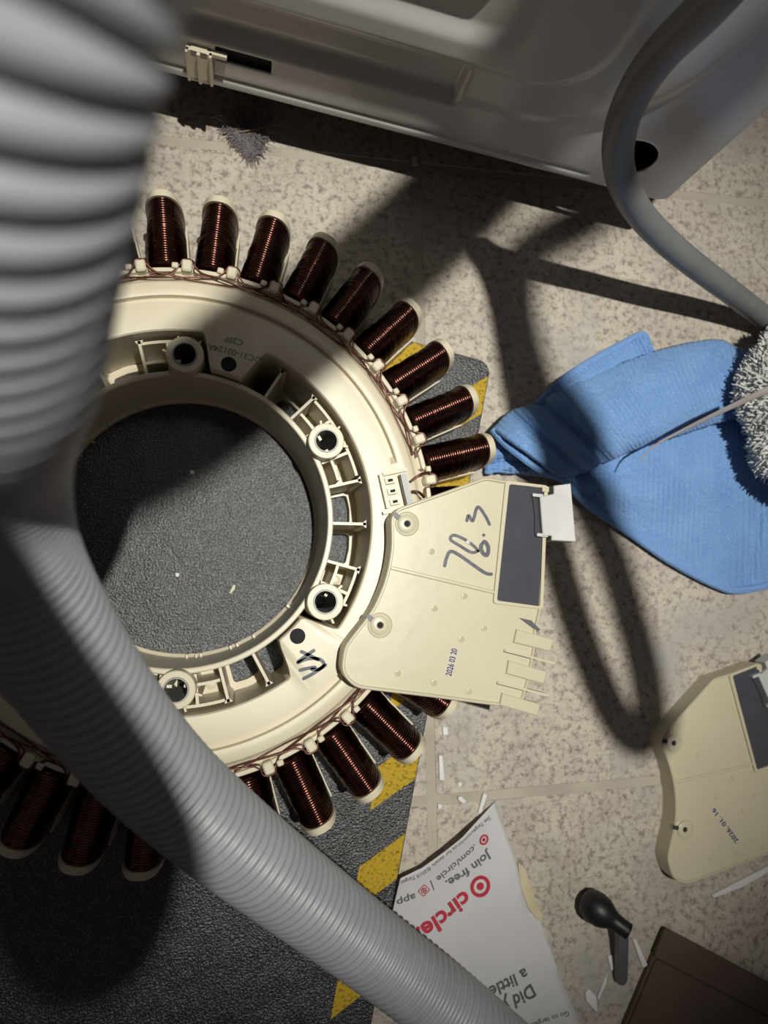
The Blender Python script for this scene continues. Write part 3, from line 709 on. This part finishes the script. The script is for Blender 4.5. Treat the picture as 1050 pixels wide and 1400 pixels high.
# ================================================================== flyer
fe0, fe1 = U(680, 1098, .004), U(540, 1196, .012)
fdir = (fe1-fe0).normalized(); fnor = Vector((-fdir.y, fdir.x, 0))
if fnor.y > 0: fnor = -fnor
def fz(x, y):
    d = (Vector((x, y, 0))-fe0).dot(fnor); t = (Vector((x, y, 0))-fe0).dot(fdir)
    k = max(0, 1-d/.030); return .0008+.0085*k*k*min(1, max(0, t/.02))+.0006*math.sin(x*90)*math.sin(y*70)**2
fo_ = [(680, 1098), (640, 1128), (603, 1160), (575, 1182), (545, 1196), (537, 1250), (541, 1320), (553, 1385), (562, 1430), (580, 1500), (830, 1500), (795, 1402), (766, 1330), (742, 1262), (728, 1250), (718, 1225), (710, 1185), (696, 1145)]
fw = [U(u, v, .003) for u, v in fo_]
lm = .003
bm = bmesh.new(); vv = [bm.verts.new((p.x, p.y, 0)) for p in fw]; f = bm.faces.new(vv)
bmesh.ops.triangulate(bm, faces=[f])
for _ in range(4): bmesh.ops.subdivide_edges(bm, edges=[e for e in bm.edges if e.calc_length() > .0035], cuts=1, use_grid_fill=False); bmesh.ops.triangulate(bm, faces=bm.faces)
for v in bm.verts: v.co.z = fz(v.co.x, v.co.y)
me = bpy.data.meshes.new('flyer'); bm.to_mesh(me); bm.free()
for p in me.polygons: p.use_smooth = True
fy = bpy.data.objects.new('flyer', None); COL.objects.link(fy); tag(fy, 'white printed paper flyer with red ring logos lying beside the mat', 'flyer')
me.materials.append(M['paper']); sheet = put('paper_sheet', me, fy)
md = sheet.modifiers.new('thickness', 'SOLIDIFY'); md.thickness = .00012
tb_ = [(708, 1180), (716, 1185), (722, 1200), (728, 1216), (733, 1235), (741, 1250), (741, 1261), (733, 1256), (722, 1240), (713, 1215)]
pp = [U(u, v, .001) for u, v in tb_]; bt = MB(); bt.prism([(p.x, p.y) for p in pp], .0003, .0011); bt.build('torn_edge', M['torn'], fy)
def fcp(x, y): q = U(540+x/4.038, 1080+y/4.038, .002); return (q.x, q.y)
zp = lambda x, y: fz(x, y)+.0003
def ftext(t_, pts, h_, m_, fat=0.0): text_on(t_, [fcp(*p) for p in pts], h_, zp, fat).build('printed_text', M[m_], fy, smooth=None)
ftext('See Target.com/circle for details. ©2019 Target', [(525, 152), (400, 225), (300, 305), (200, 395), (130, 450), (22, 492)], .0026, 'grey_ink')
ftext('.com/circle', [(440, 302), (340, 392), (232, 492)], .0042, 'grey_ink', .012)
ftext('app', [(112, 585), (60, 604), (8, 622)], .0046, 'grey_ink', .012)
ftext('Join free.', [(530, 352), (400, 452), (285, 525)], .0056, 'grey_ink', .02)
ftext('circle.', [(412, 592), (330, 660), (250, 730), (135, 812)], .0098, 'red', .03)
ftext('Did you', [(772, 1110), (690, 1168), (600, 1205), (510, 1240)], .0082, 'grey_ink', .02)
ftext('a little', [(735, 1020), (660, 1062), (530, 1130)], .0072, 'grey_ink', .02)
ftext('Go to target.com', [(968, 1240), (900, 1262), (800, 1300), (690, 1340)], .0030, 'grey_ink')
def fring(cx__, cy__, r, ks):
    q = fcp(cx__, cy__)
    for (r0, r1) in ks:
        bb = MB(); disc(bb, q, r1*r, fz(*q)+.0004, 36, r0*r); bb.v = [(x, y, zp(x, y)+.0001) for x, y, z in bb.v]; bb.build('ring_logo', M['red'], fy, smooth=None)
px = .00030/4.038*1.0
K = ((.66, 1.0), (.0001, .36))
fring(487, 270, .0023, K); fring(475, 537, .0046, K)
fring(157, 551, .0013, ((.66, 1.0), (.0001, .38)))
q = fcp(157, 551); bb = MB(); sq = [(q[0]+x*.0026*math.cos(.75)-y*.0026*math.sin(.75)*1.0, q[1]+x*.0026*math.sin(.75)+y*.0026*math.cos(.75)) for x, y in ((-.8, -.8), (.8, -.8), (.8, .8), (-.8, .8))]
so_ = roundpoly(sq, .0009, 4); si_ = roundpoly([(q[0]+(x-q[0])*.84, q[1]+(y-q[1])*.84) for x, y in sq], .0007, 4)
bb.ring(so_, si_, .0012, .0013); bb.v = [(x, y, zp(x, y)) for x, y, z in bb.v]; bb.build('app_icon', M['red'], fy, smooth=None)
sb = stroke([fcp(190, 490), fcp(215, 552)], .0005, .002); sb.v = [(x, y, zp(x, y)) for x, y, z in sb.v]; sb.build('printed_text', M['grey_ink'], fy, smooth=None)

# ================================================================== knob tool
kt = thing('hex_key_tool', 'black knobbed hand tool with a grey rod lying on the tiles', 'tool', (*U(822, 1245, 0)[:2], 0))
k0 = U(822, 1245, 0)
def kl(u, v, z): q = U(u, v, z)-k0; return Vector((q.x, q.y, z))
h0, h1 = kl(816, 1242, .0072), kl(860, 1274, .0150)
d = (h1-h0).normalized()
P = [h0-d*.0075, h0-d*.0070, h0-d*.0055, h0-d*.003, h0, h0+d*.003, h0+d*.0055, h0+d*.0072, h0+d*.0082]+[h0+d*(.0090+(h1-h0).length*k/6-.001*k) for k in range(1, 5)]+[h1-d*.0006, h1]
r = [.001, .0030, .0052, .0066, .0070, .0066, .0054, .0043, .0038, .0036, .0035, .0035, .0035, .0035, .0031]
MB().sweep(P, r, 24).build('knob', M['black'], kt, smooth=50)
MB().sweep([h1-d*.0004, h1+d*.0004], [.0022, .0021], 20).build('knob_cap', M['hole'], kt)
MB().sweep([kl(850, 1270, .0095), kl(850, 1290, .0070), kl(849, 1338, .0032), kl(849, 1343, .0030)], [.0029, .0029, .0028, .0022], 6).build('rod', M['rod'], kt, smooth=20)

# ================================================================== brown carton
cb0, cb1, cb2 = U(912, 1273, .0045), U(835, 1402, .0045), U(1052, 1347, .0045)
ux = (cb2-cb0).normalized(); uy = (cb1-cb0); uy = (uy-uy.dot(ux)*ux).normalized()
bx = thing('carton', 'dark brown flattened cardboard carton lying on the tiles', 'carton', (cb0.x, cb0.y, 0), math.atan2(ux.y, ux.x))
bl, bwid, bh = .20, .13, .0040
MB().prism(roundpoly([(0, 0), (bl, 0), (bl, -bwid), (0, -bwid)], .0015, 3), 0, bh-.0012, .0005).build('carton_body', M['board'], bx)
MB().prism(roundpoly([(-.0010, .0010), (bl+.001, .0010), (bl+.001, -.0125), (-.0010, -.0125)], .002, 3), bh-.0010, bh+.0004, .0003).build('carton_flap', M['board'], bx)
MB().prism(roundpoly([(.0010, -.0128), (bl+.001, -.0128), (bl+.001, -bwid-.001), (.0010, -bwid-.001)], .002, 3), bh-.0010, bh+.0001, .0003).build('carton_lid', M['board'], bx)

# ================================================================== scraps and litter
def scrap(pts, th, label, name='plastic_scrap', m='scrap', z0=0.0, cat='scrap', group=None):
    P = [U(u, v, z0) for u, v in pts]; c = sum(P, Vector())/len(P)
    b = MB().prism([(p.x-c.x, p.y-c.y) for p in P], 0, th, th*.2)
    return tag(b.build(name, M[m], None, (c.x, c.y, z0+.00005)), label, cat, group)
scrap([(599, 1032), (604, 1032), (607, 1066), (600, 1066)], .0012, 'narrow white plastic sliver lying parallel to the mat edge above the flyer')
scrap([(604, 993), (611, 993), (612, 1004), (605, 1005)], .0012, 'small white plastic chip below the sensor cover tabs')
scrap([(626, 1088), (630, 1088), (637, 1095), (632, 1098), (625, 1092)], .0012, 'small white crumb of plastic between the mat and the flyer corner')
scrap([(660, 1083), (665, 1086), (657, 1111), (652, 1111)], .0012, 'narrow white plastic strip poking from under the flyer top edge')
scrap([(598, 1098), (604, 1099), (603, 1105), (598, 1105)], .0010, 'tiny white plastic speck on the tiles near the flyer edge')
scrap([(625, 1070), (630, 1068), (631, 1074), (626, 1075)], .0008, 'tiny rounded white fleck on the tiles above the flyer')
scrap([(863, 1282), (868, 1283), (884, 1318), (877, 1322)], .0012, 'white plastic strip between the hand tool rod and the brown carton')
scrap([(829, 1306), (835, 1304), (840, 1322), (834, 1326)], .0012, 'small white plastic piece touching the hand tool rod')
scrap([(799, 1356), (804, 1350), (814, 1361), (816, 1384), (807, 1375), (800, 1366)], .0010, 'curled white plastic shaving lying beside the flyer')
scrap([(829, 1326), (827, 1343), (817, 1366), (815, 1362), (822, 1344)], .0012, 'thin curved white sliver leading from the shaving to the tool rod')
scrap([(970, 1222), (973, 1226), (1010, 1212), (1060, 1184), (1060, 1176), (1005, 1204)], .0018, 'long white plastic strip lying beside the spare sensor cover')
scrap([(563, 215), (570, 215), (571, 226), (564, 228)], .0008, 'small pale chip on the tiles in the shade of the washing machine')
scrap([(313, 811), (319, 799), (322, 800), (321, 806), (315, 812)], .0012, 'cream plastic shaving inside the stator hole on the black mat', 'plastic_shaving', 'crumb', MT, 'crumb')
scrap([(260, 643), (266, 644), (265, 649), (260, 648)], .001, 'white speck on the black mat near the hole shadow edge', 'crumb', 'scrap', MT, 'crumb')
scrap([(240, 783), (246, 784), (244, 789), (240, 788)], .001, 'white speck on the bumpy black rubber, below the stator hole centre', 'crumb', 'scrap', MT, 'crumb')
scrap([(121, 601), (126, 601), (132, 606), (127, 606)], .0006, 'green-white leaf fleck by the inner ring on the mat', 'crumb', 'crumb', MT, 'crumb')
scrap([(222, 551), (227, 551), (228, 554), (223, 554)], .0006, 'pale fleck beside the ring ticks inside the stator hole', 'crumb', 'crumb', MT, 'crumb')
# lint clump and hair
lc = U(338, 188, 0)
b = MB()
for q in range(900):
    t = random.random()**.8; a = random.gauss(0, .35)
    u = 336+(random.uniform(-34, 40))*(1-t)**.8+6*t; v = 170+t*44+random.gauss(0, 3)
    if random.random() < .12: u, v = random.uniform(302, 375), random.uniform(140, 175)
    p = U(u, v, 0); dr = Vector((random.gauss(0, 1), random.gauss(0, 1), 0)).normalized(); L_ = random.uniform(.001, .0035); z = random.uniform(.0002, .0045*(1-t*.6))
    p.z = z; b.sweep([p, p+dr*L_+Vector((0, 0, .0006)), p+dr*L_*1.6+Vector((random.gauss(0, .001), random.gauss(0, .001), -.0001))], .00016, 3, cap=False)
b.v = [(x-lc.x, y-lc.y, max(z, .0001)) for x, y, z in b.v]
tag(b.build('lint_clump', M['lint'], None, (lc.x, lc.y, 0), smooth=180), 'grey fuzzy clump of dryer lint on the tiles under the panel edge', 'lint')
P = smooth_path([U(312, 183, .0015), U(335, 179, .0045), U(358, 175, .0045), U(385, 170, .002)], 6)
tag(MB().sweep(P, .00018, 6).build('hair_strand', M['hair'], None), 'thin tan hair strand lying across the lint clump', 'hair')
